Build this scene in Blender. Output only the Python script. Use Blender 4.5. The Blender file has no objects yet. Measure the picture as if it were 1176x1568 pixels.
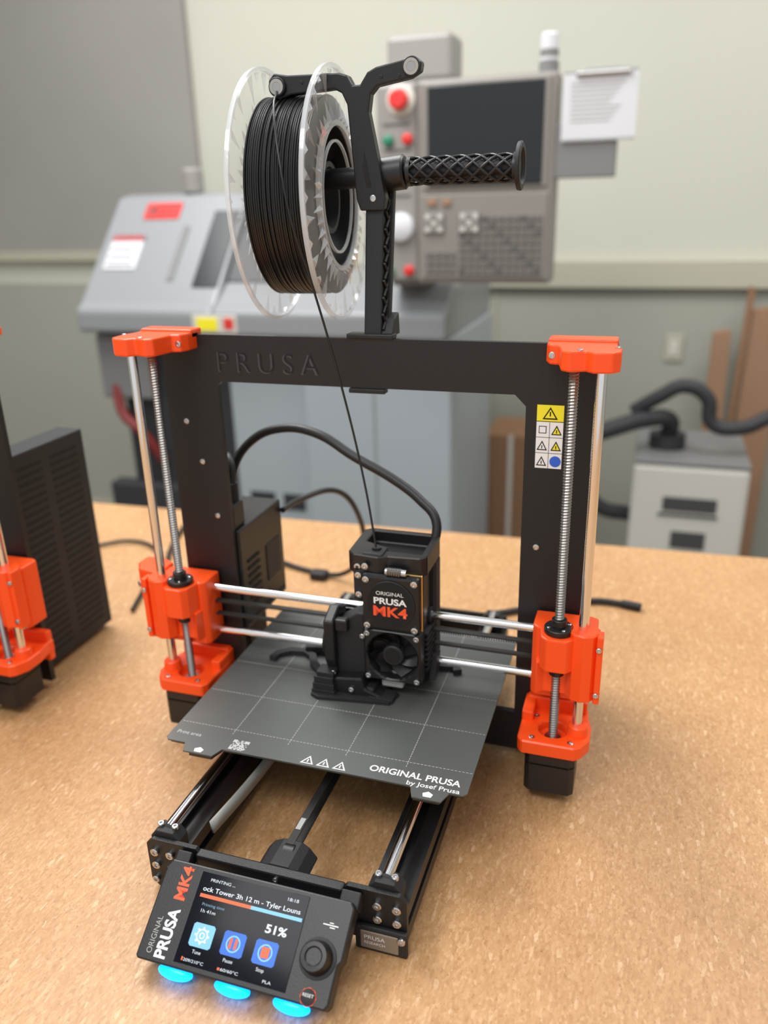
import bpy, bmesh, math, random
from mathutils import Vector, Matrix
random.seed(4)
S=0.001; ZO=0.9
scn=bpy.context.scene
# ------------------------------------------------------------ materials
def newmat(name):
    m=bpy.data.materials.new(name); m.use_nodes=True
    return m,m.node_tree,m.node_tree.nodes["Principled BSDF"]
def mat(name,col,rough=.5,metal=0,bump=0,bscale=400,emit=None,es=1,alpha=1,spec=None,var=0):
    m,nt,b=newmat(name)
    b.inputs["Base Color"].default_value=(*col,1); b.inputs["Roughness"].default_value=rough
    b.inputs["Metallic"].default_value=metal
    if spec is not None: b.inputs["Specular IOR Level"].default_value=spec
    if emit: b.inputs["Emission Color"].default_value=(*emit,1); b.inputs["Emission Strength"].default_value=es
    if alpha<1: b.inputs["Alpha"].default_value=alpha
    tc=nt.nodes.new("ShaderNodeTexCoord")
    n=nt.nodes.new("ShaderNodeTexNoise"); n.inputs["Scale"].default_value=bscale; n.inputs["Detail"].default_value=3
    nt.links.new(tc.outputs["Object"],n.inputs["Vector"])
    if bump:
        bp=nt.nodes.new("ShaderNodeBump"); bp.inputs["Strength"].default_value=bump; bp.inputs["Distance"].default_value=.001
        nt.links.new(n.outputs["Fac"],bp.inputs["Height"]); nt.links.new(bp.outputs[0],b.inputs["Normal"])
    if var:
        mx=nt.nodes.new("ShaderNodeMix"); mx.data_type='RGBA'
        mx.inputs[6].default_value=(*[c*(1-var) for c in col],1); mx.inputs[7].default_value=(*[min(1,c*(1+var)) for c in col],1)
        n2=nt.nodes.new("ShaderNodeTexNoise"); n2.inputs["Scale"].default_value=bscale/40; n2.inputs["Detail"].default_value=5
        nt.links.new(tc.outputs["Object"],n2.inputs["Vector"])
        nt.links.new(n2.outputs["Fac"],mx.inputs[0]); nt.links.new(mx.outputs[2],b.inputs["Base Color"])
    return m
M={}
M['frame']=mat('black_powder_coat',(.008,.008,.009),.42,0,.35,1400)
M['blk']=mat('black_plastic',(.009,.009,.010),.40,0,.1,900)
M['blk2']=mat('black_matte_plastic',(.013,.013,.015),.58,0,.2,700)
M['deep']=mat('dark_recess',(.004,.004,.004),.7)
M['org']=mat('orange_printed_plastic',(1.0,.085,.008),.36,0,.12,900)
M['chrome']=mat('polished_steel_rod',(.82,.82,.84),.12,1)
M['steel']=mat('screw_steel',(.6,.6,.6),.25,1)
M['lead']=mat('leadscrew_steel',(.34,.33,.32),.35,1)
M['brass']=mat('brass',(.75,.5,.18),.3,1)
M['sheet']=mat('spring_steel_sheet',(.105,.112,.107),.38,.35,.15,2500)
M['line']=mat('sheet_print_grey',(.5,.5,.5),.6)
M['white']=mat('white_print',(.85,.85,.85),.5)
M['txtfr']=mat('engraved_letter',(.055,.055,.058),.3)
M['redt']=mat('orange_print',(.95,.1,.03),.5)
M['pcb']=mat('heatbed_board',(.03,.028,.015),.5)
M['yel']=mat('sticker_yellow',(.9,.8,.02),.5)
M['blu']=mat('sticker_blue',(.03,.12,.6),.5)
M['fil']=mat('black_filament',(.008,.008,.009),.32)
M['glassblk']=mat('display_glass',(.003,.004,.008),.1,spec=.12)
M['clear']=mat('clear_polycarbonate',(.9,.92,.95),.06,0,alpha=.09,spec=1)
M['clear2']=mat('clear_polycarbonate_rim',(.8,.83,.86),.08,0,alpha=.42,spec=1)
M['clear3']=mat('clear_polycarbonate_facet',(.85,.88,.92),.05,.3,alpha=.42,spec=1)
M['belt']=mat('rubber_belt',(.02,.018,.016),.6)
M['ribbon']=mat('grey_cable_sleeve',(.36,.36,.34),.6,0,.2,600)
M['cable']=mat('black_cable',(.01,.01,.011),.45)
M['led']=mat('blue_led',(.0,.06,.6),.3,emit=(.0,.22,1),es=5)
M['tag']=mat('steel_tag',(.34,.30,.25),.5,.6)
def em(name,c,s=1.0): return mat(name,(0,0,0),.4,emit=c,es=s)
M['eW']=em('screen_white',(.85,.92,1),1.1); M['eB']=em('screen_blue',(.02,.17,.75),1.1); M['eL']=em('screen_lightblue',(.25,.65,1),1.1)
M['eO']=em('screen_orange',(1,.16,.03),1.0); M['eC']=em('screen_cyan',(.3,.6,.8),.7)
# lathe / room
M['lgrey']=mat('machine_grey_paint',(.27,.28,.295),.3,0,.05,60,var=.06)
M['lgrey2']=mat('machine_light_paint',(.38,.42,.45),.4,0,.05,60,var=.05)
M['ldark']=mat('machine_dark_base',(.03,.03,.035),.6)
M['pend']=mat('pendant_grey',(.24,.225,.205),.45,0,.05,60)
M['pendL']=mat('pendant_strip',(.28,.27,.255),.45)
M['scr']=mat('pendant_screen',(.010,.013,.016),.2)
M['key']=mat('keypad_keys',(.16,.15,.14),.5)
M['keyb']=mat('keypad_keys_dark',(.1,.1,.1),.5)
M['red']=mat('red_button',(.7,.035,.03),.35)
M['dred']=mat('dark_red_paint',(.2,.02,.02),.5)
M['grn']=mat('green_button',(.02,.2,.12),.4)
M['paper']=mat('paper',(.66,.67,.71),.7,var=.05)
M['folder']=mat('grey_tray',(.2,.2,.2),.5)
M['card']=mat('cardboard',(.28,.15,.08),.8,0,.1,200,var=.1)
M['wood']=mat('wood_board',(.33,.19,.11),.6,0,.1,120,var=.15)
M['offw']=mat('cream_metal',(.62,.60,.54),.45)
M['print']=mat('grey_print',(.06,.06,.06),.6)
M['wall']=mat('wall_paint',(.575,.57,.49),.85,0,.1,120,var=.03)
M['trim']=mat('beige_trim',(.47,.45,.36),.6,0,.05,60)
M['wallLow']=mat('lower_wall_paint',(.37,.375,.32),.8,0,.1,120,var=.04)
M['door']=mat('galvanised_panel',(.34,.325,.31),.45,.15,.1,30,var=.25)
M['leg']=mat('table_leg_steel',(.2,.2,.21),.5,.4)
def tablemat():
    m,nt,b=newmat('particle_board')
    tc=nt.nodes.new("ShaderNodeTexCoord"); N=nt.nodes.new; L=nt.links.new
    def noise(sc,d=4,dist=0):
        n=N("ShaderNodeTexNoise"); n.inputs["Scale"].default_value=sc; n.inputs["Detail"].default_value=d; n.inputs["Distortion"].default_value=dist
        L(tc.outputs["Object"],n.inputs["Vector"]); return n
    def vor(sc,st=(1,1,1),rot=0):
        mp=N("ShaderNodeMapping"); mp.inputs["Scale"].default_value=st; mp.inputs["Rotation"].default_value=(0,0,rot)
        L(tc.outputs["Object"],mp.inputs[0]); v=N("ShaderNodeTexVoronoi"); v.inputs["Scale"].default_value=sc; L(mp.outputs[0],v.inputs["Vector"]); return v
    def ramp(src,stops):
        r=N("ShaderNodeValToRGB"); e=r.color_ramp.elements
        while len(e)<len(stops): e.new(.5)
        for i,(p,c) in enumerate(stops): e[i].position=p; e[i].color=(*c,1)
        L(src,r.inputs[0]); return r
    v1=vor(620,(1,.55,1),.6); v2=vor(420,(1,.35,1),-.8)
    base=ramp(v1.outputs["Color"],[(0,(.36,.175,.066)),(.3,(.47,.255,.108)),(.65,(.54,.31,.142)),(1,(.69,.45,.25))])
    r2=ramp(v2.outputs["Color"],[(0,(.36,.185,.07)),(.4,(.49,.275,.12)),(.8,(.55,.315,.15)),(1,(.84,.62,.41))])
    mx=N("ShaderNodeMix"); mx.data_type='RGBA'; mx.inputs[0].default_value=.5; L(base.outputs[0],mx.inputs[6]); L(r2.outputs[0],mx.inputs[7])
    n3=noise(4,5,1); r3=ramp(n3.outputs["Fac"],[(.3,(.93,.90,.87)),(.7,(1.05,1.05,1.05))])
    m2=N("ShaderNodeMix"); m2.data_type='RGBA'; m2.blend_type='MULTIPLY'; m2.inputs[0].default_value=1; L(mx.outputs[2],m2.inputs[6]); L(r3.outputs[0],m2.inputs[7])
    n4=noise(520,2); r4=ramp(n4.outputs["Fac"],[(.28,(.5,.42,.34)),(.36,(1,1,1))])
    m3=N("ShaderNodeMix"); m3.data_type='RGBA'; m3.blend_type='MULTIPLY'; m3.inputs[0].default_value=.7; L(m2.outputs[2],m3.inputs[6]); L(r4.outputs[0],m3.inputs[7])
    L(m3.outputs[2],b.inputs["Base Color"]); b.inputs["Roughness"].default_value=.45
    bp=N("ShaderNodeBump"); bp.inputs["Strength"].default_value=.15; bp.inputs["Distance"].default_value=.0005; L(n4.outputs["Fac"],bp.inputs["Height"]); L(bp.outputs[0],b.inputs["Normal"])
    return m
M['table']=tablemat()
M['floor']=mat('concrete_floor',(.16,.15,.14),.6,0,.1,60,var=.2)
# ------------------------------------------------------------ mesh helpers (mm, local to root)
cur=[None]
def root(name,loc=(0,0,0),rz=0):
    e=bpy.data.objects.new(name,None); e.empty_display_size=.05
    e.location=(loc[0]*S,loc[1]*S,loc[2]*S+ZO); e.rotation_euler=(0,0,rz)
    bpy.context.collection.objects.link(e); cur[0]=e; return e
def link(name,me,m,smooth=False,bev=0,par='cur',seg=2):
    o=bpy.data.objects.new(name,me); bpy.context.collection.objects.link(o)
    if m: me.materials.append(M[m])
    if par=='cur': o.parent=cur[0]
    if smooth:
        for p in me.polygons: p.use_smooth=True
    if bev:
        b=o.modifiers.new('bev','BEVEL'); b.width=bev*S; b.segments=seg; b.limit_method='ANGLE'; b.angle_limit=math.radians(40)
    return o
def mesh(name,vs,fs):
    me=bpy.data.meshes.new(name); me.from_pydata([Vector(v)*S for v in vs],[],fs); me.update(); return me
def fixn(me):
    bm=bmesh.new(); bm.from_mesh(me); bmesh.ops.recalc_face_normals(bm,faces=bm.faces); bm.to_mesh(me); bm.free()
def box(name,x0,x1,y0,y1,z0,z1,m,bev=0,par='cur'):
    v=[(x,y,z) for x in(x0,x1) for y in(y0,y1) for z in(z0,z1)]
    me=mesh(name,v,[(0,1,3,2),(4,6,7,5),(0,4,5,1),(2,3,7,6),(0,2,6,4),(1,5,7,3)])
    fixn(me); return link(name,me,m,bev=bev,par=par)
def prism(name,pts,ax,a,b,m,bev=0,par='cur'):
    n=len(pts)
    def mk(p,t):
        return {'z':(p[0],p[1],t),'y':(p[0],t,p[1]),'x':(t,p[0],p[1])}[ax]
    vs=[mk(p,a) for p in pts]+[mk(p,b) for p in pts]
    fs=[tuple(range(n)),tuple(range(2*n-1,n-1,-1))]+[(i,(i+1)%n,n+(i+1)%n,n+i) for i in range(n)]
    me=mesh(name,vs,fs); fixn(me); return link(name,me,m,bev=bev,par=par)
def basis(d):
    d=Vector(d).normalized(); a=Vector((0,0,1)) if abs(d.z)<.9 else Vector((1,0,0))
    u=d.cross(a).normalized(); return d,u,d.cross(u)
def lathe(name,p0,d,prof,m,seg=48,smooth=True,close=False,par='cur'):
    d,u,w=basis(d); p0=Vector(p0); vs=[];fs=[]
    for t,r in prof:
        for j in range(seg):
            a=2*math.pi*j/seg; vs.append(p0+d*t+(u*math.cos(a)+w*math.sin(a))*r)
    n=len(prof)
    for i in range(n-1 if not close else n):
        k=(i+1)%n
        for j in range(seg):
            fs.append((i*seg+j,i*seg+(j+1)%seg,k*seg+(j+1)%seg,k*seg+j))
    if not close:
        fs.append(tuple(range(seg))); fs.append(tuple(range(n*seg-1,(n-1)*seg-1,-1)))
    me=mesh(name,vs,fs); fixn(me); o=link(name,me,m,par=par)
    if smooth:
        for p in me.polygons: p.use_smooth = len(p.vertices)==4
        try: me.set_sharp_from_angle(angle=math.radians(35))
        except Exception: pass
    return o
def cyl(name,p0,p1,r,m,seg=32,c=0):
    d=Vector(p1)-Vector(p0); l=d.length
    prof=[(0,r-c),(c,r),(l-c,r),(l,r-c)] if c else [(0,r),(l,r)]
    return lathe(name,p0,d,prof,m,seg)
def tube(name,pts,r,m,res=8,par='cur'):
    cu=bpy.data.curves.new(name,'CURVE'); cu.dimensions='3D'; cu.bevel_depth=r*S; cu.bevel_resolution=3; cu.resolution_u=res; cu.use_fill_caps=True
    sp=cu.splines.new('BEZIER'); sp.bezier_points.add(len(pts)-1)
    for b,p in zip(sp.bezier_points,pts):
        b.co=Vector(p)*S; b.handle_left_type=b.handle_right_type='AUTO'
    o=bpy.data.objects.new(name,cu); bpy.context.collection.objects.link(o)
    bpy.context.view_layer.update()
    me=bpy.data.meshes.new_from_object(o.evaluated_get(bpy.context.evaluated_depsgraph_get()))
    bpy.data.objects.remove(o)
    me.materials.clear(); me.name=name
    return link(name,me,m,smooth=True,par=par)
def text(name,s,org,ex,ey,h,m,ext=.15,align='LEFT',width=None,bold=0):
    cu=bpy.data.curves.new(name,'FONT'); cu.body=s; cu.size=1; cu.align_x=align; cu.extrude=0; cu.offset=bold
    o=bpy.data.objects.new(name,cu); bpy.context.collection.objects.link(o); bpy.context.view_layer.update()
    me=bpy.data.meshes.new_from_object(o.evaluated_get(bpy.context.evaluated_depsgraph_get())); bpy.data.objects.remove(o)
    ex=Vector(ex).normalized(); ey=Vector(ey).normalized(); n=ex.cross(ey); org=Vector(org)
    k=h/.70
    xs=[v.co.x for v in me.vertices]; kx=k
    if width and xs: kx=width/(max(xs)-min(xs))
    for v in me.vertices: v.co=(org+ex*v.co.x*kx+ey*v.co.y*k+n*ext)*S
    me.materials.clear(); me.name=name
    return link(name,me,m)
def bolt(p,d,r=2.8,h=2.5,m='steel'):
    d=Vector(d).normalized(); p=Vector(p)
    lathe('bolt',p,d,[(0,r),(h*.8,r),(h,r*.8),(h,r*.45),(h*.5,r*.4)],m,16)
def diff(o,cutters):
    for c in cutters:
        md=o.modifiers.new('b','BOOLEAN'); md.object=c; md.operation='DIFFERENCE'; md.solver='EXACT'
    bpy.context.view_layer.update()
    me=bpy.data.meshes.new_from_object(o.evaluated_get(bpy.context.evaluated_depsgraph_get()))
    o.modifiers.clear(); o.data=me
    for c in cutters: bpy.data.objects.remove(c)
    return o
# ============================================================ PRINTER
P=root('desktop_3d_printer')
XO=190; T=385; WI=137; WT=344
outer=[(-XO,8),(XO,8),(XO,T-3),(XO-3,T),(-XO+3,T),(-XO,T-3)]
fr=prism('frame_plate',outer,'y',0,6,'frame')
ch=9
win=[(-WI,48),(WI,48),(WI,WT-ch),(WI-ch,WT),(-WI+ch-5,WT),(-WI,WT-4)]
diff(fr,[prism('c',win,'y',-5,12,None)])
text('frame_lettering','P R U S A',(-136,0,353),(1,0,0),(0,0,1),17.5,'txtfr',.25,width=95)
text('frame_lettering_inset','P R U S A',(-135.4,0,353.5),(1,0,0),(0,0,1),17.5,'deep',.35,width=95,bold=-.012)
for x,z in [(150,215),(-150,215),(-172,306),(-160,268),(165,60),(-165,60)]: bolt((x,0,z),(0,-1,0),2.6,1.5)
box('sticker_top',146,167,-.3,0,324,337,'yel'); box('sticker_bottom',146,167,-.3,0,285,323.3,'white')
prism('warning_triangle',[(150.5,325.5),(162.5,325.5),(156.5,335.5)],'y',-.5,-.3,'deep'); prism('warning_triangle_fill',[(152.3,326.6),(160.7,326.6),(156.5,333.6)],'y',-.6,-.5,'yel')
box('warning_mark',156,157,-.7,-.6,328,331.8,'deep')
box('sticker_cell_line',156.2,156.6,-.4,-.3,285,323,'deep')
for z in (297.5,310.5): box('sticker_row_line',146,167,-.4,-.3,z,z+.4,'deep')
for cx,cz in [(151,317),(151,304),(151,291),(162,317),(162,304)]:
    if cx==151 and cz==317: box('manual_icon',148,154,-.5,-.4,314,320,'deep'); box('manual_icon_page',148.6,153.4,-.6,-.5,314.6,319.4,'white')
    else:
        prism('icon',[(cx-4.2,cz-4),(cx+4.2,cz-4),(cx,cz+4)],'y',-.5,-.4,'deep'); prism('icon_fill',[(cx-2.8,cz-3.1),(cx+2.8,cz-3.1),(cx,cz+2.2)],'y',-.6,-.5,'yel' if cx>160 else 'white')
        box('icon_mark',cx-.4,cx+.4,-.7,-.6,cz-2.6,cz+.2,'deep')
cyl('ground_icon',(162,-.3,291),(162,-.6,291),4.5,'blu')
for sx in (-1,1):
    a,b=(72,102) if sx>0 else (-102,-72)
    e=box('y_extrusion',a,b,-232,175,8,38,'blk')
    c=(a+b)/2
    diff(e,[box('c',c-4,c+4,-250,190,32,50,None),box('c',b-6,b+6,-250,190,19,27,None),box('c',a-6,a+6,-250,190,19,27,None)])
    cyl('y_smooth_rod',(sx*86,-226,55),(sx*86,168,55),4,'chrome')
    prism('rod_holder',[(sx*74,38),(sx*98,38),(sx*98,50),(sx*93,56),(sx*79,56),(sx*74,50)],'y',-232,-220,'blk2',.6)
    bolt((sx*80,-226,56),(0,0,1),2.6,2.5); bolt((sx*92,-226,56),(0,0,1),2.6,2.5)
    prism('rod_holder_rear',[(sx*74,38),(sx*98,38),(sx*98,50),(sx*93,58),(sx*79,58),(sx*74,50)],'y',160,172,'blk2',.6)
    for y in (-205,150): cyl('rubber_foot',(c,y,0),(c,y,9),9,'blk2',24,1)
    box('frame_bracket',a,b,-14,0,38,46,'blk2',1)
fp=[(-100,12),(-94,6),(-60,6),(-56,16),(58,16),(62,6),(97,6),(103,12),(103,46),(98,51),(60,51),(54,44),(-52,44),(-58,51),(-95,51),(-100,46)]
prism('front_plate',fp,'y',-236,-232,'frame',.4)
prism('rear_plate',[(-100,8),(100,8),(100,50),(-100,50)],'y',175,179,'frame',.4)
for x in (-93,-80): 
    for z in (40,28): bolt((x,-236,z),(0,-1,0),3.4,2.5)
for x in (82,96):
    for z in (40,28): bolt((x,-236,z),(0,-1,0),3.4,2.5)
bolt((97,-236,12),(0,-1,0),3,2.5); bolt((-95,-236,14),(0,-1,0),3,2.5)
box('front_cover_bar',-56,58,-240,-232,38,50,'blk',1.5); bolt((8,-240,45),(0,-1,0),2.2,1.5)
prism('y_belt_tensioner',[(-14,38),(-10,30),(22,30),(26,38),(20,46),(14,50),(0,50),(-8,46)],'y',-232,-206,'blk2',1)
cyl('y_idler_pulley',(3,-214,44),(11,-214,44),7,'blk'); 
box('y_belt_upper',3,9,-214,150,49,50.2,'belt'); box('y_belt_lower',3,9,-214,150,37,38.2,'belt')
box('belt_clip_label',4,8,-196,-184,50.3,50.8,'ribbon')
vs=[];fs=[]
n=14
for i in range(n+1):
    t=i/n; y=-200+130*t; x=-66+10*math.sin(t*1.9); z=34+4*t
    vs+= [(x,y,z-2),(x-1.5,y,z+9)]
for i in range(n): fs.append((2*i,2*i+1,2*i+3,2*i+2))
o=link('cable_sleeve',mesh('cable_sleeve',vs,fs),'ribbon',smooth=True); s=o.modifiers.new('s','SOLIDIFY'); s.thickness=.002
box('y_motor',-20,22,130,172,14,56,'blk',2)
cp=[(-95,-110),(-70,-120),(-30,-60),(30,-60),(70,-120),(95,-110),(95,60),(60,70),(30,10),(-30,10),(-60,70),(-95,60)]
prism('y_carriage',cp,'z',62,66,'blk2')
for x in (-86,86):
    for y in (-95,25): box('linear_bearing',x-9,x+9,y-14,y+14,47,62,'blk2',2)
bedp=[(-124,-156),(-104,-156),(-100,-168),(-80,-168),(-76,-156),(84,-156),(88,-168),(108,-168),(112,-156),(124,-156),(124,84),(-124,84)]
prism('heatbed',bedp,'z',74.5,78.6,'pcb')
for x in (-90,0,90):
    for y in (-120,-30,55): cyl('bed_spacer',(x,y,66),(x,y,75),3.5,'steel',16)
shp=[(-124,-160),(-108,-160),(-104,-170),(-78,-170),(-74,-160),(84,-160),(88,-171),(110,-171),(114,-160),(124,-160),(127,-157),(127,78),(124,81),(-124,81),(-127,78),(-127,-157)]
prism('steel_sheet',shp,'z',78.8,80,'sheet')
for x in (-92,99): prism('sheet_locator',[(x-3,-168.5),(x+3,-168.5),(x+4,-165),(x,-162.5),(x-4,-165)],'z',79.9,80.12,'white')
zz=80.0
vs=[];fs=[]
def dash(xa,xb,ya,yb):
    k=len(vs); vs.extend([(xa,ya,80.1),(xb,ya,80.1),(xb,yb,80.1),(xa,yb,80.1)]); fs.append((k,k+1,k+2,k+3))
for x in (-75,-25,25,75):
    for i in range(71): dash(x-.22,x+.22,-140+i*3,-140+i*3+2)
for y in (-134,-84,-34,16,66):
    for i in range(84): dash(-125+i*3,-125+i*3+2,y-.22,y+.22)
link('sheet_grid_lines',mesh('grid',vs,fs),'line')
X=(1,0,0);Y=(0,1,0)
text('sheet_text','Print area',(-122,-150,80),X,Y,4,'line')
text('sheet_brand_text','ORIGINAL PRUSA',(48,-151.5,80),X,Y,6.6,'white',width=72,bold=.02)
text('sheet_author_text','by Josef Prusa',(80,-159,80),X,Y,4.6,'white',width=41,bold=.01)
for i,x in enumerate((-6,7.5,21)):
    prism('sheet_warning',[(x-1,-157.5),(x+10,-157.5),(x+4.5,-148)],'z',80,80.12,'white'); prism('sheet_warning_inner',[(x+.8,-156.6),(x+8.2,-156.6),(x+4.5,-150)],'z',80.1,80.2,'sheet')
    box('sheet_warning_mark',x+4,x+5,-155.8,-152.5,80.15,80.3,'white')
vs=[];fs=[]
for i in range(13):
    for j in range(13):
        if random.random()<.5 or (i<3 and j>9) or (i>9 and j>9) or (i<3 and j<3):
            x=-70+i*1.1; y=-158+j*.95; dash(x,x+1.1,y,y+.95)
link('sheet_qr_code',mesh('qr',vs,fs),'line')
text('sheet_rear_text','POWERED BY PRUSA PD-3',(70,70,80),X,Y,3,'white',width=45)
def threads(name,x,y,z0,z1,m,R=4.0,r=3.15,pitch=2.4):
    seg=16;n=int((z1-z0)/(pitch/2));vs=[];fs=[]
    for i in range(n+1):
        for j in range(seg):
            a=2*math.pi*j/seg; rr=R if i%2 else r
            z=z0+(i+2*j/seg)*pitch/2
            vs.append((x+rr*math.cos(a),y+rr*math.sin(a),z))
    for i in range(n):
        for j in range(seg):
            if j<seg-1: fs.append((i*seg+j,i*seg+j+1,(i+1)*seg+j+1,(i+1)*seg+j))
            elif i+3<=n: fs.append((i*seg+j,(i+2)*seg,(i+3)*seg,(i+1)*seg+j))
    return link(name,mesh(name,vs,fs),m)
XM=195.5; XL=176; YZ=-37
for s,nm in ((-1,'left'),(1,'right')):
    def q(x): return s*x
    cyl(f'z_smooth_rod_{nm}',(q(XM),YZ,56),(q(XM),YZ,380),4.1,'chrome',40)
    threads(f'z_lead_screw_{nm}',q(XL),YZ,50,380,'lead')
    mp=[(q(155),-54),(q(159),-58),(q(193),-58),(q(197),-54),(q(197),-20),(q(193),-16),(q(159),-16),(q(155),-20)]
    prism(f'z_motor_{nm}',mp,'z',12,50,'blk',.8)
    prism(f'z_motor_cap_{nm}',[(x*1.0,y) for x,y in mp],'z',39,41,'deep')
    bp=[(q(148),0),(q(148),-54),(q(152),-60),(q(176),-60),(q(196),-60),(q(201),-56),(q(207),-44),(q(207),-26),(q(203),-8),(q(203),0)]
    b=prism(f'z_bottom_bracket_{nm}',bp,'z',50,63,'org')
    diff(b,[cyl('c',(q(XL),YZ,54),(q(XL),YZ,80),12,None)])
    b.modifiers.new('bev','BEVEL').width=.0012
    lathe(f'rod_socket_{nm}',(q(XM+1),YZ,62),(0,0,1),[(0,9),(9,8),(10,7)],'org',24)
    box(f'z_bracket_rear_{nm}',min(q(150),q(202)),max(q(150),q(202)),-8,0,40,74,'org',1.5)
    box(f'z_bracket_tab_{nm}',min(q(148),q(158)),max(q(148),q(158)),-30,0,62,72,'org',1.5)
    for x,y in ((160,-53),(192,-53),(160,-21)): bolt((q(x),y,62.5),(0,0,1),2.6,1.2)
    bolt((q(156),-58.5,57),(0,-1,0),2.4,1)
    cyl(f'coupler_{nm}',(q(XL),YZ,52),(q(XL),YZ,56),7,'steel')
    tp=[(q(153),4),(q(153),-14),(q(156),-22),(q(163),-24),(q(167),-46),(q(173),-50),(q(184),-46),(q(190),-52),(q(203),-50),(q(208),-44),(q(208),-28),(q(204),-16),(q(204),4)]
    prism(f'z_top_bracket_{nm}',tp,'z',373,388,'org',1.5)
    box(f'z_top_lip_{nm}',min(q(153),q(204)),max(q(153),q(204)),-8,10,382,390,'org',1.5)
    bolt((q(158),-22,380),(0,-1,0),2.6,1.5); bolt((q(205),-30,388),(0,0,1),2.2,1); bolt((q(180),-44,388),(0,0,1),2.2,1)
    cyl(f'x_end_bearing_body_{nm}',(q(XM+1),YZ,101),(q(XM+1),YZ,163),13,'org',10,1.2)
    box(f'x_end_seam_{nm}',min(q(207),q(212)),max(q(207),q(212)),-48,-36,101,163,'org',1)
    prism(f'x_end_block_{nm}',[(q(154),-29),(q(158),-33),(q(204),-33),(q(206),-26),(q(206),-6),(q(200),-3),(q(154),-3)],'z',92,158,'org',1.5)
    prism(f'x_end_nut_seat_{nm}',[(q(160),-30),(q(163),-48),(q(168),-53),(q(184),-53),(q(190),-46),(q(190),-30)],'z',128,158,'org',1.2)
    prism(f'x_end_lower_{nm}',[(q(158),-30),(q(160),-44),(q(166),-38),(q(186),-38),(q(190),-48),(q(196),-30)],'z',100,130,'org',1)
    cyl(f'z_nut_flange_{nm}',(q(XL),YZ,158),(q(XL),YZ,163),12,'blk',32,.6)
    cyl(f'z_nut_{nm}',(q(XL),YZ,118),(q(XL),YZ,170),6.2,'blk',24,.5)
    for a in (.5,2.1,3.7,5.2): bolt((q(XL)+9*math.cos(a),YZ+9*math.sin(a),163),(0,0,1),1.6,1)
    for z in (110,152): bolt((q(209),-48,z),(0,-1,0),2.4,2)
    bolt((q(209),-42,101),(0,0,-1),2.4,2)
prism('x_motor_bracket',[(-206,-28),(-232,-22),(-240,-10),(-240,6),(-226,10),(-206,0)],'z',128,160,'org',2)
prism('x_motor_bracket_arm',[(-204,-36),(-214,-34),(-226,-24),(-206,-14)],'z',120,150,'org',1.5)
bolt((-236,-16,140),(-.5,-1,0),3,2); bolt((-224,-26,130),(0,-1,0),3,2); cyl('tension_screw',(-224,-22,112),(-224,-22,128),2.5,'steel')
cyl('x_smooth_rod_upper',(-170,-16,147),(170,-16,147),3.8,'chrome',32); cyl('x_smooth_rod_lower',(-170,-16,102),(170,-16,102),3.8,'chrome',32)
box('x_belt_front',-165,165,-16,-10,131,132.4,'belt'); box('x_belt_back',-165,165,-16,-10,117,118.4,'belt')
vs=[];fs=[]
for i in range(150):
    x=-160+i*2.13
    for z0,z1 in((129.9,131),(118.4,119.5)):
        k=len(vs); vs+=[(x,-16.2,z0),(x+1,-16.2,z0),(x+1,-16.2,z1),(x,-16.2,z1)]; fs.append((k,k+1,k+2,k+3))
link('x_belt_teeth',mesh('teeth',vs,fs),'blk')
# ---- Extruder
box('extruder_back_plate',2,66,-12,6,88,196,'blk2',2)
for z in (147,102): cyl('x_bearing',(4,-16,z),(64,-16,z),8,'blk2')
box('extruder_heatsink_block',12,62,-40,-12,98,198,'blk',2)
for i in range(8): box('heatsink_fin',61,66,-40,-14,104+i*5,106+i*5,'blk2')
box('gearbox_plate_rear',12,64,-47,-40,147,200,'blk',3); box('gearbox_plate_brass',12.2,64.2,-49,-47,147.2,199.8,'brass',.8)
box('gearbox_cover',12.5,63.5,-56,-49,147.5,199.5,'blk',3)
cyl('gearbox_badge',(38,-56,174),(38,-57.2,174),21.5,'blk2',64,.4)
cyl('gearbox_badge_face',(38,-57.2,174),(38,-57.5,174),20.3,'deep',64)
text('badge_text_original','ORIGINAL',(38,-57.6,182.5),X,(0,0,1),3.4,'white',align='CENTER',width=24)
text('badge_text_brand','PRUSA',(38,-57.6,174.3),X,(0,0,1),5.6,'white',align='CENTER',width=29,bold=.03)
text('badge_text_model','MK4',(38,-57.6,163),X,(0,0,1),9,'redt',align='CENTER',width=30,bold=.03)
for x in (17,59):
    for z in (152,195): bolt((x,-56,z),(0,-1,0),3,2)
fan=box('hotend_fan_housing',12.5,63.5,-55,-40,97,147,'blk')
diff(fan,[cyl('c',(38,-70,122),(38,-43,122),22.5,None,48)])
fan.modifiers.new('b','BEVEL').width=.0015
cyl('hotend_fan_hub',(38,-53,122),(38,-43,122),9.5,'blk2',32,1)
cyl('hotend_fan_label',(38,-53.2,122),(38,-53,122),7,'deep',32)
for i in range(7):
    a=i*2*math.pi/7
    vs=[]
    for k in range(5):
        t=k/4; r=9+13*t; a2=a+.55*t
        vs+=[(38+r*math.cos(a2),-51,122+r*math.sin(a2)),(38+r*math.cos(a2+.45),-45,122+r*math.sin(a2+.45))]
    o=link('fan_blade',mesh('blade',vs,[(2*k,2*k+1,2*k+3,2*k+2) for k in range(4)]),'blk',smooth=True)
for x,z in ((16,143),(60,143),(16,101),(60,101)): bolt((x,-55,z),(0,-1,0),2.6,1.8)
tr=prism('filament_sensor_housing',[(-2,-44),(4,-50),(26,-52),(34,-48),(62,-46),(66,-40),(66,4),(60,10),(2,10),(-4,4)],'z',196,214,'blk')
diff(tr,[prism('c',[(32,-38),(60,-38),(60,4),(6,4),(6,-20),(24,-28)],'z',203,230,None)])
tr.modifiers.new('b','BEVEL').width=.001
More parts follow.
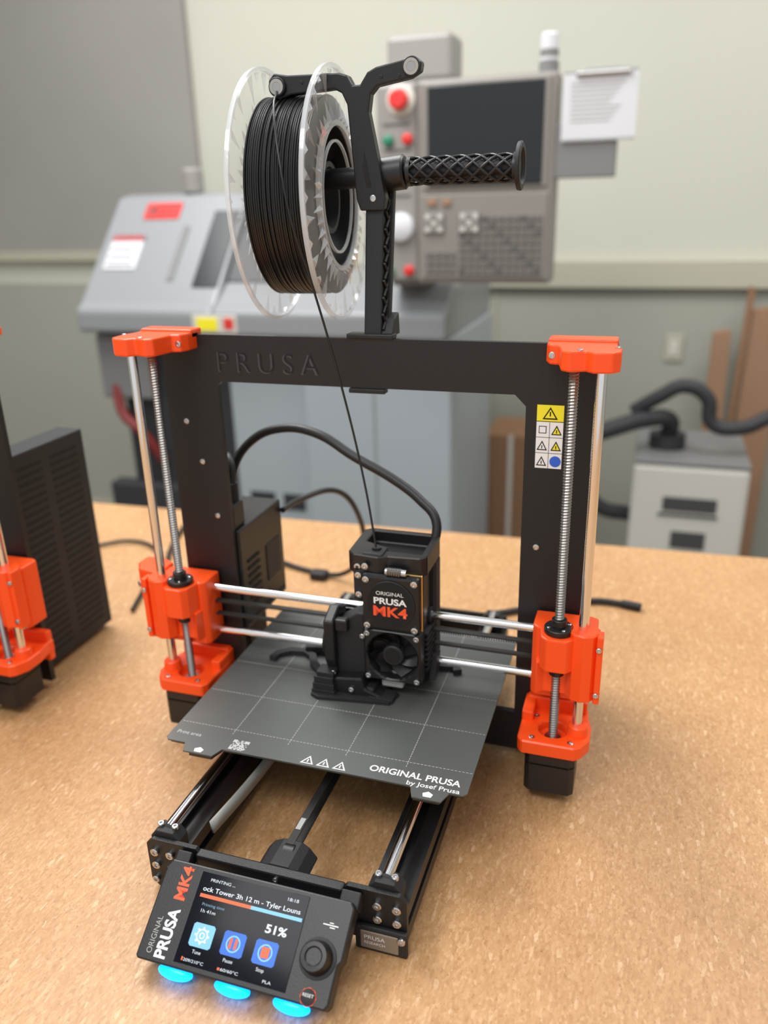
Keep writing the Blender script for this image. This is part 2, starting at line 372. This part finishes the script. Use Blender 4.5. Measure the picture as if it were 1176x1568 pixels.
box('filament_inlet_block',12,30,-50,-32,205,216,'blk2',2); cyl('filament_inlet',(22,-40,214),(22,-40,218),4,'blk')
cyl('tension_spring_screw',(34,-54,203),(52,-54,203),3.2,'steel',16); bolt((16,-54,206),(0,-1,0),3,2); bolt((8,-50,203),(0,-1,0),3,2)
lathe('tension_spring',(36,-54,203),(1,0,0),[(i*1.0,3.2 if i%2 else 4.2) for i in range(13)],'lead',16)
box('tension_arm',4,16,-52,-38,172,204,'blk2',2); bolt((9,-52,178),(0,-1,0),3,2); bolt((9,-52,196),(0,-1,0),3,2)
prism('print_fan_blower',[(-22,84),(-20,136),(-14,146),(6,158),(12,158),(12,80),(-14,78)],'y',-50,-30,'blk2',1.5)
prism('print_fan_side',[(-58,150),(-58,112),(-52,98),(-40,92),(-24,96),(-24,152),(-40,158)],'x',-24,-14,'blk',2)
cyl('print_fan_disc',(-24,-42,124),(-26,-42,124),15,'deep',32)
prism('print_fan_duct',[(-22,96),(12,100),(14,90),(30,84),(30,79.9),(4,82),(-10,82),(-22,86)],'y',-62,-46,'blk',1.5)
box('duct_bottom',-12,22,-60,-30,82,90,'blk2',2)
bolt((-16,-58,100),(0,-1,0),2.6,2); bolt((12,-56,140),(0,-1,0),2.4,2); bolt((2,-62,88),(0,-1,0),2.6,2)
box('blower_cable_clip',-14,-2,-56,-48,140,152,'blk',2)
box('heater_block_sock',26,46,-50,-24,88,98,'ribbon',2)
lathe('nozzle',(33,-36,88),(0,0,-1),[(0,5),(4,5),(7,1)],'brass',16)
prism('side_cable_guide',[(-30,88),(-14,90),(-10,110),(-24,112)],'x',64,70,'blk2',1)
tube('extruder_cable',[(60,0,200),(60,12,226),(44,20,240),(20,28,253),(-25,40,270),(-66,50,287),(-104,56,288),(-140,60,272),(-162,60,242),(-168,60,200)],4.3,'cable')
box('power_supply',-190,-134,7,102,90,197,'blk',1.5)
box('power_supply_seam',-134,-133.4,10,99,96,98,'deep'); box('psu_panel',-134,-133.2,60,92,120,160,'blk2',.4)
for i in range(7): box('psu_slot',-133.4,-133,20,45,110+i*8,113+i*8,'deep')
box('psu_bracket',-150,-138,7,30,197,222,'blk',2); cyl('psu_plug',(-146,24,205),(-146,24,240),6,'blk2')
box('psu_leg',-186,-150,40,80,0,90,'blk2',1)
tube('psu_cable',[(-146,24,238),(-148,30,258),(-158,40,262),(-170,50,240)],3.5,'cable')
box('electronics_box',137,170,12,138,8,256,'blk2',2)
for r_ in range(2):
    for i in range(26):
        box('louvre',170,170.5,22+r_*58,66+r_*58,22+i*8.6,25+i*8.6,'deep')
# ---- LCD unit
A=Vector((0,-250,53)); B=Vector((0,-303,16)); dn=(B-A); Ls=dn.length; dn=dn/Ls
N_=Vector((0,dn.z,-dn.y)); 
if N_.z<0: N_=-N_
x0,x1=-70,72
def LP(u,v,h=0): return Vector((x0+(x1-x0)*u,0,0))+A+dn*(Ls*v)+N_*h
def lbox(name,u0,u1,v0,v1,h0,h1,m,bev=0):
    vs=[LP(u,v,h) for u in(u0,u1) for v in(v0,v1) for h in(h0,h1)]
    me=mesh(name,vs,[(0,1,3,2),(4,6,7,5),(0,4,5,1),(2,3,7,6),(0,2,6,4),(1,5,7,3)]); fixn(me); return link(name,me,m,bev=bev)
def lpoly(name,pts,h0,h1,m,bev=0):
    n=len(pts); vs=[LP(u,v,h0) for u,v in pts]+[LP(u,v,h1) for u,v in pts]
    me=mesh(name,vs,[tuple(range(n)),tuple(range(2*n-1,n-1,-1))]+[(i,(i+1)%n,n+(i+1)%n,n+i) for i in range(n)]); fixn(me); return link(name,me,m,bev=bev)
lpoly('lcd_housing',[(0,.08),(.02,0),(.98,0),(1,.06),(1,.55),(.985,.6),(.985,.95),(.97,1),(.01,1),(0,.97)],-13,0,'blk',1.2)
lbox('lcd_glass',.20,.775,.05,.94,0,.4,'glassblk',.3)
EX=(1,0,0); EY=-dn
def lt(name,s,u,v,h,m,w=None,al='LEFT',b=0): return text(name,s,LP(u,v,.5),EX,EY,h,m,.05,al,w,b)
lt('screen_status','PRINTING ...',.255,.135,2.0,'eW',19)
lt('screen_clock','18:18',.665,.135,2.0,'eW',8)
lt('screen_title','ock Tower 3h 12 m - Tyler Louns',.23,.235,3.0,'eW',75*.98,b=.01)
lbox('screen_progress_done',.225,.50,.265,.30,.45,.55,'eO'); lbox('screen_progress_left',.50,.765,.265,.30,.45,.55,'eL')
lt('screen_label','Printing time',.25,.375,1.8,'eC',17); lt('screen_time','1h 41m',.25,.44,2.2,'eW',11)
lt('screen_percent','51%',.60,.47,5.0,'eW',15.5,b=.03)
for i,(u,nm,c) in enumerate(((.30,'Tune','eL'),(.465,'Pause','eB'),(.63,'Stop','eB'))):
    a,b_=u-.055,u+.06
    lpoly('screen_icon_%s'%nm.lower(),[(a+.01,.54),(b_-.01,.54),(b_,.56),(b_,.745),(b_-.01,.765),(a+.01,.765),(a,.745),(a,.56)],.45,.55,'eL' if i==0 else 'eB')
    c0=LP(u+.002,.652,.6)
    if i: lathe('icon_ring',c0,N_,[(0,5.2),(.05,5.2),(.05,4.2),(0,4.2)],'eL',24,close=True)
    if i==1: lbox('icon_bar',u-.02,u-.006,.60,.70,.55,.65,'eO'); lbox('icon_bar',u+.008,u+.022,.60,.70,.55,.65,'eO')
    if i==2: lbox('icon_stop',u-.018,u+.022,.60,.70,.55,.65,'eO')
    if i==0:
        lathe('icon_gear',c0,N_,[(0,4.2),(.1,4.2),(.1,3.3),(0,3.3)],'eW',24,close=True); lathe('icon_gear_hub',c0,N_,[(0,2.1),(.1,2.1),(.1,1.3),(0,1.3)],'eW',12,close=True)
        for k in range(8):
            aa=k*math.pi/4; c1=c0+Vector(EX)*math.cos(aa)*4.7+Vector(EY)*math.sin(aa)*4.7
            lathe('icon_gear_tooth',c1,N_,[(0,.8),(.1,.8)],'eW',8)
    lt('screen_icon_label',nm,u,.825,2.2,'eW',al='CENTER')
lt('screen_foot_nozzle','209/210°C',.245,.91,1.8,'eW',15); lt('screen_foot_bed','60/60°C',.44,.91,1.8,'eW',13); lt('screen_foot_material','PLA',.655,.91,1.8,'eW',6)
lbox('screen_foot_icon',.235,.243,.875,.91,.5,.6,'eO'); lbox('screen_foot_icon',.425,.437,.885,.91,.5,.6,'eO')
text('housing_text_original','ORIGINAL',LP(.075,.93,.1),EY,-Vector(EX),4.0,'ribbon',.1,width=23)
text('housing_text_brand','PRUSA',LP(.15,.955,.1),EY,-Vector(EX),8.0,'white',.1,width=31,bold=.03)
text('housing_text_model','MK4',LP(.15,.39,.1),EY,-Vector(EX),8.0,'redt',.1,width=22,bold=.03)
lbox('usb_mark',.87,.945,.255,.265,.1,.2,'white'); lbox('usb_mark',.90,.92,.235,.243,.1,.2,'white'); lbox('usb_mark',.905,.93,.277,.286,.1,.2,'white')
kc=LP(.885,.575,0)
lathe('lcd_knob_base',kc,N_,[(0,12.5),(1,12.5),(1.2,11.5)],'blk2',48)
lathe('lcd_knob',kc,N_,[(1,10.5),(9,9.6),(11,8.6),(11.2,6),(10.2,5)],'blk',40)
rc=LP(.885,.92,0)
lathe('reset_ring',rc,N_,[(0,5.6),(.4,5.6),(.4,5.0),(0,5.0)],'redt',8,smooth=False,close=True); lathe('reset_button',rc,N_,[(0,4.9),(1,4.9),(1.3,4.4)],'blk2',24)
text('reset_text','RESET',rc+N_*1.3,(1,0,0),EY,1.9,'white',.1,'CENTER',width=7.5)
lbox('lcd_bracket_left',.0,.08,-.12,.06,-20,-8,'blk2',1); lbox('lcd_bracket_right',.90,1.0,-.12,.06,-20,-8,'blk2',1)
box('usb_tag',70,98,-241,-236.2,3,19,'tag',1); text('usb_tag_text','PRUSA',(73,-241.2,12.5),X,(0,0,1),3.4,'white',.1,width=15); text('usb_tag_text2','RESEARCH',(73,-241.2,8),X,(0,0,1),2.4,'white',.1,width=15)
box('usb_tag_holder',66,104,-240.5,-236,0.5,22,'blk2',1.5); bolt((100,-240.5,17),(0,-1,0),3,2)
for u in (.2,.5,.8):
    c=LP(u,1.03,-9)
    lathe('led_window',c-Vector((13,0,0)),(1,0,0),[(13-13*math.cos(math.pi*k/12),max(.2,5.2*math.sin(math.pi*k/12))) for k in range(13)],'led',20)
for u in (.2,.5,.77):
    c=LP(u,1.24,-12.5)
    l=bpy.data.lights.new('led_glow','POINT'); l.energy=.2; l.color=(0,.2,1); l.shadow_soft_size=.003
    lo=bpy.data.objects.new('led_glow',l); lo.location=c*S; lo.parent=cur[0]; bpy.context.collection.objects.link(lo)
# ---- spool holder
box('holder_clamp_jaw',-12,28,6,9,350,388,'blk2',1)
box('holder_clamp_top',-12,28,-2,10,385,389,'blk',1); box('holder_clamp_hook',-12,20,-1.5,8,339.5,343.5,'blk',.8)
prism('holder_arm',[(2,386),(14,386),(36,498),(38,512),(30,520),(20,512),(18,498)],'x',2,17,'blk',1.5)
for i in range(8):
    z=392+i*13; y=6+(z-386)*.19
    for d in (0,1):
        za,zb=(z,z+12) if d else (z+12,z)
        tube('holder_truss',[(18.2,y-3,za),(18.2,y+10,zb)],1.1,'blk2',2)
prism('holder_arm_flange',[(12,388),(18,388),(40,505),(34,508)],'x',17,21,'blk2',.6)
prism('holder_foot',[(2,386),(26,386),(24,404),(12,400)],'x',16,26,'blk2',1)
HY=30
cyl('holder_hub',(0,HY,508),(32,HY,511),13,'blk',32,1.5)
cyl('spool_axle_core',(30,HY,511),(118,HY,512),6.8,'blk2',24); cyl('spool_axle_left',(0,HY,508),(-98,HY+3,506),8,'blk',24)
for k in range(6):
    a0=k*math.pi/3
    for dr in (1,-1):
        pts=[(34+84*t/12, HY+9.6*math.cos(a0+dr*t*.62), 511+9.6*math.sin(a0+dr*t*.62)) for t in range(13)]
        tube('axle_lattice',pts,1.25,'blk',3)
for x in (34,117): lathe('axle_collar',(x,HY,511),(1,0,0),[(0,11),(3,11)],'blk',32)
lathe('axle_end_flange',(119,HY,512),(1,0,0),[(0,12),(1,17),(3.5,17.5),(4.5,16.5),(4.5,13),(2,12)],'blk2',48)
GX,GZ=5,-7
gp=[(-78,586),(-73,591),(-62,589),(-20,588),(-13,586),(-9,579),(-3,579),(3,587),(10,590),(40,595),(45,591),(44,585),(36,581),(10,577),(5,572),(3,560),(15,499),(13,490),(-6,490),(-9,499),(-14,566),(-18,574),(-24,577),(-60,575),(-70,572),(-78,578)]
gp=[(x+GX,z+GZ) for x,z in gp]
prism('guide_arm',gp,'y',12,22,'blk',1.3)
prism('guide_arm_slot',[(2,515),(5,500),(9,500),(4,525)],'y',11.7,12,'deep'); bolt((10,12,492),(0,-1,0),2.5,1)
for x,z in ((-70+GX,581+GZ),(38+GX,588+GZ)):
    lathe('guide_roller',(x,9,z),(0,1,0),[(0,6.5),(1,7),(3,4.5),(4,4.5)],'blk2',32); lathe('guide_ring',(x,8.5,z),(0,1,0),[(0,5.6),(0,3.4),(6,3.4),(6,5.6)],'ribbon',32,close=True)
    cyl('guide_ring_core',(x,8.6,z),(x,9.6,z),3.3,'clear2',24)
for x in (-50,-30,14,28): bolt((x+GX,12,583+GZ),(0,-1,0),1.2,.6,'blk2')
# ============================================================ SPOOL
SL=Vector((-58,38,493.5))
SP=root('filament_spool',SL,math.radians(5))
x0s,x1s=-27,28
prof=[(x0s+2,56)]
nr=28; pw=(x1s-x0s-5)/nr
for i in range(nr):
    jr=random.uniform(-.5,.5)
    for k in range(5):
        a=math.pi*k/4; prof.append((x0s+2.5+pw*(i+.5-.5*math.cos(a)),75.5+jr+.95*math.sin(a)))
prof.append((x1s-2,56))
o=lathe('wound_filament',(0,0,0),(1,0,0),prof,'fil',96,close=True)
for p in o.data.polygons: p.use_smooth=True
for sx,nm in ((x0s-2,'left'),(x1s,'right')):
    lathe(f'flange_disc_{nm}',(sx,0,0),(1,0,0),[(0,57),(0,95),(1.6,95),(1.6,57)],'clear',96,close=True)
    lathe(f'flange_rim_{nm}',(sx-1,0,0),(1,0,0),[(0,95.3),(0,98.2),(3.4,98.2),(3.4,95.3)],'clear2',128,close=True)
    lathe(f'flange_hub_ring_{nm}',(sx-1,0,0),(1,0,0),[(0,54),(0,58),(4,58),(4,54)],'clear2',64,close=True)
    vs=[];fs=[]
    xo=sx+(1.7 if nm=='right' else -.1); h=2.4 if nm=='right' else -2.4
    for i in range(36):
        a=2*math.pi*i/36; L=[92,78,86,72][i%4]; w=.05
        k=len(vs)
        for rr,aa,hh in((94.5,a-w,0),(94.5,a+w,0),(L,a+.02,0),(93,a,h),):
            vs.append((xo+hh,rr*math.cos(aa),rr*math.sin(aa)))
        fs+= [(k,k+2,k+3),(k+1,k+3,k+2),(k,k+3,k+1)]
    for i in range(44):
        a=2*math.pi*i/44; k=len(vs); w=.06
        for rr,aa,hh in((58,a-w,0),(58,a+w,0),(70+3*(i%3),a,0),(61,a,h*1.4)): vs.append((xo+hh,rr*math.cos(aa),rr*math.sin(aa)))
        fs+= [(k,k+2,k+3),(k+1,k+3,k+2),(k,k+3,k+1)]
    link(f'flange_facets_{nm}',mesh('f',vs,fs),'clear3')
lathe('spool_core',(x0s,0,0),(1,0,0),[(0,54),(x1s-x0s,54),(x1s-x0s,55.5),(0,55.5)],'blk',64,close=True)
for k in range(3):
    a=k*2*math.pi/3+.5
    lathe('hub_spoke',(10,28*math.cos(a),28*math.sin(a)),(0,math.cos(a),math.sin(a)),[(0,3),(26,3)],'blk2',12)
lathe('hub_inner_ring',(-26,0,0),(1,0,0),[(0,24),(48,24),(48,28),(0,28)],'blk2',48,close=True)
lathe('hub_gloss_ring',(x1s-1,0,0),(1,0,0),[(0,42),(0,44),(2,44),(2,42)],'clear2',64,close=True)
ms=(Matrix.Translation(SL)@Matrix.Rotation(math.radians(5),4,'Z')).inverted()
tube('strand',[ms@Vector(p) for p in [(-65,10,571),(-56,-18,556),(-44,-40,518),(-36,-44,478),(-28,-32,434),(-9,-24,348),(8,-26,270),(22,-40,214)]],.95,'fil')
# printed part on the bed
PR=root('printed_part',(0,0,80.1))
prism('print_base',[(-34,-70),(-26,-74),(38,-66),(42,-50),(10,-42),(-30,-40)],'z',0,3,'blk2')
for k in range(3): box('print_block',-34+k*1,-12-k*1,-68+k,-46-k,k*6,k*6+6,'blk2',.3)
box('print_column',-30,-14,-64,-50,16,22,'blk2',.3); box('print_block_right',18,40,-64,-48,0,4,'blk2',.3)
def arm(nm,path,w,h):
    vs=[];fs=[]
    for i,(x,y) in enumerate(path):
        a=Vector(path[min(i+1,len(path)-1)])-Vector(path[max(i-1,0)]); n=Vector((-a.y,a.x)).normalized()*w/2
        for z in (0,h):
            vs+=[(x+n.x,y+n.y,z),(x-n.x,y-n.y,z)]
    for i in range(len(path)-1):
        k=4*i; fs+=[(k,k+1,k+5,k+4),(k+2,k+6,k+7,k+3),(k,k+4,k+6,k+2),(k+1,k+3,k+7,k+5)]
    e=4*(len(path)-1); fs+=[(0,2,3,1),(e,e+1,e+3,e+2)]
    me=mesh(nm,vs,fs); fixn(me); link(nm,me,'blk2')
arm('print_arm_left',[(-92,-26),(-90,-16),(-80,-8),(-66,-6),(-56,-12),(-50,-24),(-40,-34),(-28,-44)],7,5)
arm('print_arm_link',[(-66,-4),(-50,0),(-34,-6),(-20,-20),(-10,-40)],7,9)
arm('print_arm_right',[(30,-40),(50,-10),(64,4),(80,6),(84,-2)],8,5)
# ============================================================ second printer (linked copy)
def dup(o,par):
    c=o.copy(); bpy.context.collection.objects.link(c)
    if par: c.parent=par
    for ch in list(o.children): dup(ch,c)
    return c
P2=dup(P,None); P2.location=(-.555,-.022,ZO)
for ch in list(P2.children):
    if ch.name.startswith('led_glow'): bpy.data.objects.remove(ch)
# ============================================================ cables on table
root('power_cable'); tube('cable',[(-131,100,185),(-130,140,182),(-108,200,174),(-97,240,130),(-113,285,55),(-152,310,10),(-190,318,5),(-235,330,5),(-300,360,5)],3.3,'cable')
box('plug',-196,-172,300,318,.5,12,'blk2',3)
root('power_cable'); tube('cable',[(-30,190,30),(10,225,6),(73,263,5),(130,300,5),(190,330,5),(225,330,5)],3.8,'cable'); tube('plug',[(222,330,5.5),(245,325,5.5)],5.2,'blk2')
root('power_cable'); tube('cable',[(-380,150,5),(-410,230,5),(-460,330,5),(-520,350,5),(-560,320,5)],2.6,'cable')
tube('cable_black',[(-215,90,5),(-300,150,5),(-390,250,5),(-440,340,5),(-470,430,5)],3.4,'cable')
# ============================================================ table
TB=root('work_table',(0,0,0))
prism('table_top',[(-1500,-1150),(1300,-1150),(1300,567),(-1500,469)],'z',-38,0,'table',1)
for x,y in ((-1400,-1000),(1200,-1000),(-1400,400),(1200,480)): box('table_leg',x-25,x+25,y-25,y+25,-900,-38,'leg',2)
box('table_rail',-1375,1175,400,430,-120,-38,'leg',2); box('table_rail',-1375,1175,-1010,-980,-120,-38,'leg',2)
# ============================================================ lathe
LT=root('cnc_lathe')
prism('hood_high',[(1400,150),(1400,215),(1430,235),(1690,520),(1740,530),(2000,530),(2000,150)],'x',-1390,-940,'lgrey',12)
prism('hood_low',[(1400,150),(1400,215),(1430,235),(1500,285),(2000,285),(2000,150)],'x',-940,-270,'lgrey',10)
prism('hood_step',[(1500,285),(1640,440),(1690,440),(1700,285)],'x',-940,-800,'scr',6)
def slopebox(nm,xa,xb,t0,t1,m):
    def pt(t,o): return (1430+260*t-.74*o,235+285*t+.68*o)
    a,b=pt(t0,0),pt(t1,0); c,d=pt(t1,4),pt(t0,4)
    prism(nm,[a,b,c,d],'x',xa,xb,m)
slopebox('hood_window',-1030,-950,.14,.84,'scr')
slopebox('warning_label',-1270,-1150,.78,.93,'red'); slopebox('warning_label_white',-1262,-1225,.81,.90,'paper'); slopebox('label_white',-1350,-1240,.3,.62,'paper'); slopebox('label_red_strip',-1350,-1240,.56,.62,'red')
for k in range(3): slopebox('label_text_lines',-1342,-1250-k*8,.33+k*.07,.35+k*.07,'keyb')
slopebox('door_handle',-1120,-1100,.2,.7,'folder')
box('label_strip',-1000,-860,1396,1401,158,208,'offw',2); box('label_strip_red',-900,-870,1394,1399,170,200,'red',1); box('label_strip_yellow',-985,-920,1394,1399,165,200,'yel',1)
cyl('hood_lamp',(-1150,1740,526),(-1150,1740,600),32,'pendL',24,8)
box('base_dark',-1330,-940,1500,2000,-900,150,'ldark',6); box('chip_tray',-1390,-1000,1440,1500,-500,-330,'ldark',8)
box('base_mid',-940,-687,1470,2000,-900,150,'lgrey2',6); box('base_right',-687,-262,1430,2000,-900,152,'lgrey2',8)
box('base_seam',-480,-476,1428,1431,-880,140,'pend'); box('base_slot',-900,-820,1466,1471,-380,-330,'ldark'); box('base_slot',-790,-720,1466,1471,-380,-330,'ldark'); box('base_kick',-940,-262,1425,1440,-900,-760,'ldark',3)
tube('coolant_hose',[(-1330,1470,-20),(-1310,1450,-100),(-1250,1450,-160),(-1200,1480,-260)],16,'dred')
box('coolant_body',-1380,-1200,1460,1500,-60,140,'folder',10)
box('pendant_post',-421,-322,1430,1530,285,845,'pendL',8); box('pendant_arm_cap',-421,-262,1425,1540,750,850,'pendL',12)
box('pendant_body',-328,-8,1350,1430,300,744,'pend',8); box('pendant_strip',-428,-328,1354,1430,305,742,'pendL',8)
box('pendant_bezel',-312,-24,1345,1351,512,736,'pend',3); box('pendant_screen',-300,-36,1342,1347,519,729,'scr',2)
box('pendant_keypad',-318,-20,1346,1351,312,502,'pend',3)
for i in range(11):
    for j in range(8):
        x=-225+i*18; z=322+j*17
        box('key',x,x+14,1342,1347,z,z+12,'key' if (i+j)%5 else 'keyb',1)
for i in range(4):
    for j in range(3): box('key_left',-306+i*19,-291+i*19,1342,1347,325+j*18,338+j*18,'key',1)
for cx in (-290,-205):
    box('key_cluster',cx-20,cx+30,1341,1347,415,462,'folder',2)
    for k in range(3):
        for l_ in range(3): box('key_light',cx-16+k*15,cx-4+k*15,1338,1341,419+l_*14,430+l_*14,'offw' if (k+l_)%2==0 else 'pendL',1)
box('key_orange',-300,-280,1341,1347,478,492,'wood',1); box('key_orange',-265,-245,1341,1347,478,492,'wood',1)
lathe('emergency_stop_ring',(-365,1354,706),(0,-1,0),[(0,34),(4,34),(6,30)],'offw',32); lathe('emergency_stop',(-365,1350,706),(0,-1,0),[(0,14),(14,14),(16,23),(24,22),(28,17)],'red',32)
for x,z,m_ in ((-397,622,'grn'),(-350,624,'red'),(-400,327,'grn'),(-350,330,'red')): lathe('button',(x,1354,z),(0,-1,0),[(0,13),(10,12),(12,9)],m_,24)
lathe('jog_wheel',(-370,1354,430),(0,-1,0),[(0,34),(14,32),(18,26)],'paper',32)
for z in (560,600,655,500): box('strip_mark',-410,-345,1352,1355,z,z+4,'keyb')
cyl('beacon_base',(-36,1390,742),(-36,1390,765),22,'folder',24); cyl('beacon_light',(-36,1390,765),(-36,1390,822),19,'paper',24,4); cyl('beacon_ring',(-36,1390,776),(-36,1390,790),20,'folder',24)
CB=root('clipboard')
box('tray',-9,122,1352,1380,528,640,'folder',3); box('board',2,156,1348,1352,602,738,'folder',2)
for k in range(3): box('paper_sheet',4-k,158-k*3,1344+k,1345+k,606-k*2,733,'paper')
for i in range(9): box('paper_line',20,130-(i*37)%30,1343.4,1343.9,712-i*9,714-i*9,'pendL')
cyl('clip_bar',(30,1342,733),(140,1342,733),7,'steel',16); box('clip_plate',40,120,1340,1346,725,742,'steel',2)
# ============================================================ right background
FE=root('fume_extractor')
box('cabinet',215,515,1600,1950,-860,-202,'offw',12); box('cabinet_top',215,515,1600,1950,-200,-190,'folder',4)
box('logo',300,440,1596,1600,-330,-290,'print',3); box('logo_line',290,445,1596,1600,-345,-338,'print'); box('control_patch',330,420,1596,1600,-440,-390,'print',2)
for x in (240,480):
    for y in (1640,1900): cyl('caster',(x-10,y,-880),(x+10,y,-880),20,'ldark',24)
cyl('hose_port',(300,1750,-192),(300,1750,-150),50,'ldark',32)
tube('hose',[(300,1750,-160),(300,1720,-105),(240,1680,-95),(140,1620,-115),(60,1600,-140)],24,'ldark')
tube('hose_long',[(200,1700,-80),(270,1690,-30),(330,1690,0),(390,1690,-30),(410,1690,-100),(480,1690,-110),(560,1720,-80),(640,1760,-60)],20,'ldark')
tube('hose_short',[(60,1600,-140),(70,1620,-260),(130,1640,-350),(215,1680,-380)],22,'ldark')
root('cardboard_box'); box('carton',-290,-110,2050,2300,-900,-270,'card',4); box('carton_tape',-205,-190,2046,2050,-900,-270,'offw'); box('carton_flap',-110,-20,2052,2056,-330,-275,'card')
root('wood_board'); prism('board',[(420,-900),(500,-900),(480,70),(425,60)],'y',2270,2300,'wood',3); prism('board_back',[(520,-900),(640,-900),(650,150),(540,130)],'y',2310,2330,'wood',3)
prism('board_trim',[(485,-900),(500,-900),(540,200),(520,205)],'y',2300,2312,'card',1)
# ============================================================ room
def shell(name,x0_,x1_,y0_,y1_,z0_,z1_,m):
    o=box(name,x0_,x1_,y0_,y1_,z0_,z1_,m,par=None); o.location.z=ZO; return o
shell('floor',-3300,3300,-3000,2500,-950,-900,'floor')
shell('wall_back',-3300,3300,2400,2500,-900,2300,'wall')
shell('wall_left',-3400,-3300,-3000,2500,-900,2300,'wall')
shell('wall_right',3300,3400,-3000,2500,-900,2300,'wall')
shell('trim_1',-1400,3300,2360,2400,192,278,'trim')
shell('trim_2',-3300,-1700,2360,2400,290,330,'trim')
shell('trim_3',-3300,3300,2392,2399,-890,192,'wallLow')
shell('trim_4',-3300,-1490,2370,2399,331,2300,'door')
shell('baseboard_back',-3300,3300,2380,2392,-898,-800,'trim')
shell('trim_5',-325,-318,2385,2392,-790,190,'trim')
OB=root('wall_outlet'); box('plate',280,340,2384,2392,-60,30,'trim',2); box('socket',295,325,2380,2385,-40,10,'offw',2)
# ============================================================ lights (unseen overhead area lights, no fixtures or ceiling modelled)
def area(name,loc,tgt,sx,sy,e,col=(1,1,1)):
    l=bpy.data.lights.new(name,'AREA'); l.shape='RECTANGLE'; l.size=sx; l.size_y=sy; l.energy=e; l.color=col
    o=bpy.data.objects.new(name,l); o.location=Vector(loc)*S+Vector((0,0,ZO)); bpy.context.collection.objects.link(o)
    o.rotation_euler=(Vector(tgt)-Vector(loc)).to_track_quat('-Z','Y').to_euler(); return o
area('overhead_area_light',(-900,500,1900),(-600,400,0),1.2,.6,38,(1,.99,.97))
area('overhead_area_light',(900,1100,1950),(900,1100,0),1.2,.6,22,(1,.99,.97))  # added to brighten the back wall, not a known fixture
area('overhead_area_light',(-300,-1300,1950),(-100,-500,0),1.2,.6,22,(1,.99,.97))
area('overhead_area_light',(-1300,1300,1950),(-1300,1700,0),1.2,.6,14,(1,.99,.98))  # extra unseen light added above the lathe to lift the background
w=bpy.data.worlds.new('room_light'); scn.world=w; w.use_nodes=True
w.node_tree.nodes["Background"].inputs[0].default_value=(.98,.985,.99,1); w.node_tree.nodes["Background"].inputs[1].default_value=.78
# ============================================================ camera
yaw,pitch,roll=.3203,.3667,-.0269
f=Vector((-math.sin(yaw)*math.cos(pitch),math.cos(yaw)*math.cos(pitch),-math.sin(pitch)))
r=Vector((math.cos(yaw),math.sin(yaw),0)); u=r.cross(f); c,s=math.cos(roll),math.sin(roll)
rr=c*r+s*u; uu=-s*r+c*u
cam=bpy.data.cameras.new('camera'); co=bpy.data.objects.new('camera',cam); bpy.context.collection.objects.link(co)
co.matrix_world=Matrix(((rr.x,uu.x,-f.x,.2254),(rr.y,uu.y,-f.y,-.6310),(rr.z,uu.z,-f.z,.4893+ZO),(0,0,0,1)))
cam.sensor_fit='VERTICAL'; cam.sensor_height=36; cam.lens=36*1236.4/1568; cam.clip_start=.01
cam.dof.use_dof=True; cam.dof.focus_distance=.60; cam.dof.aperture_fstop=3.8
scn.camera=co
scn.view_settings.view_transform='Standard'
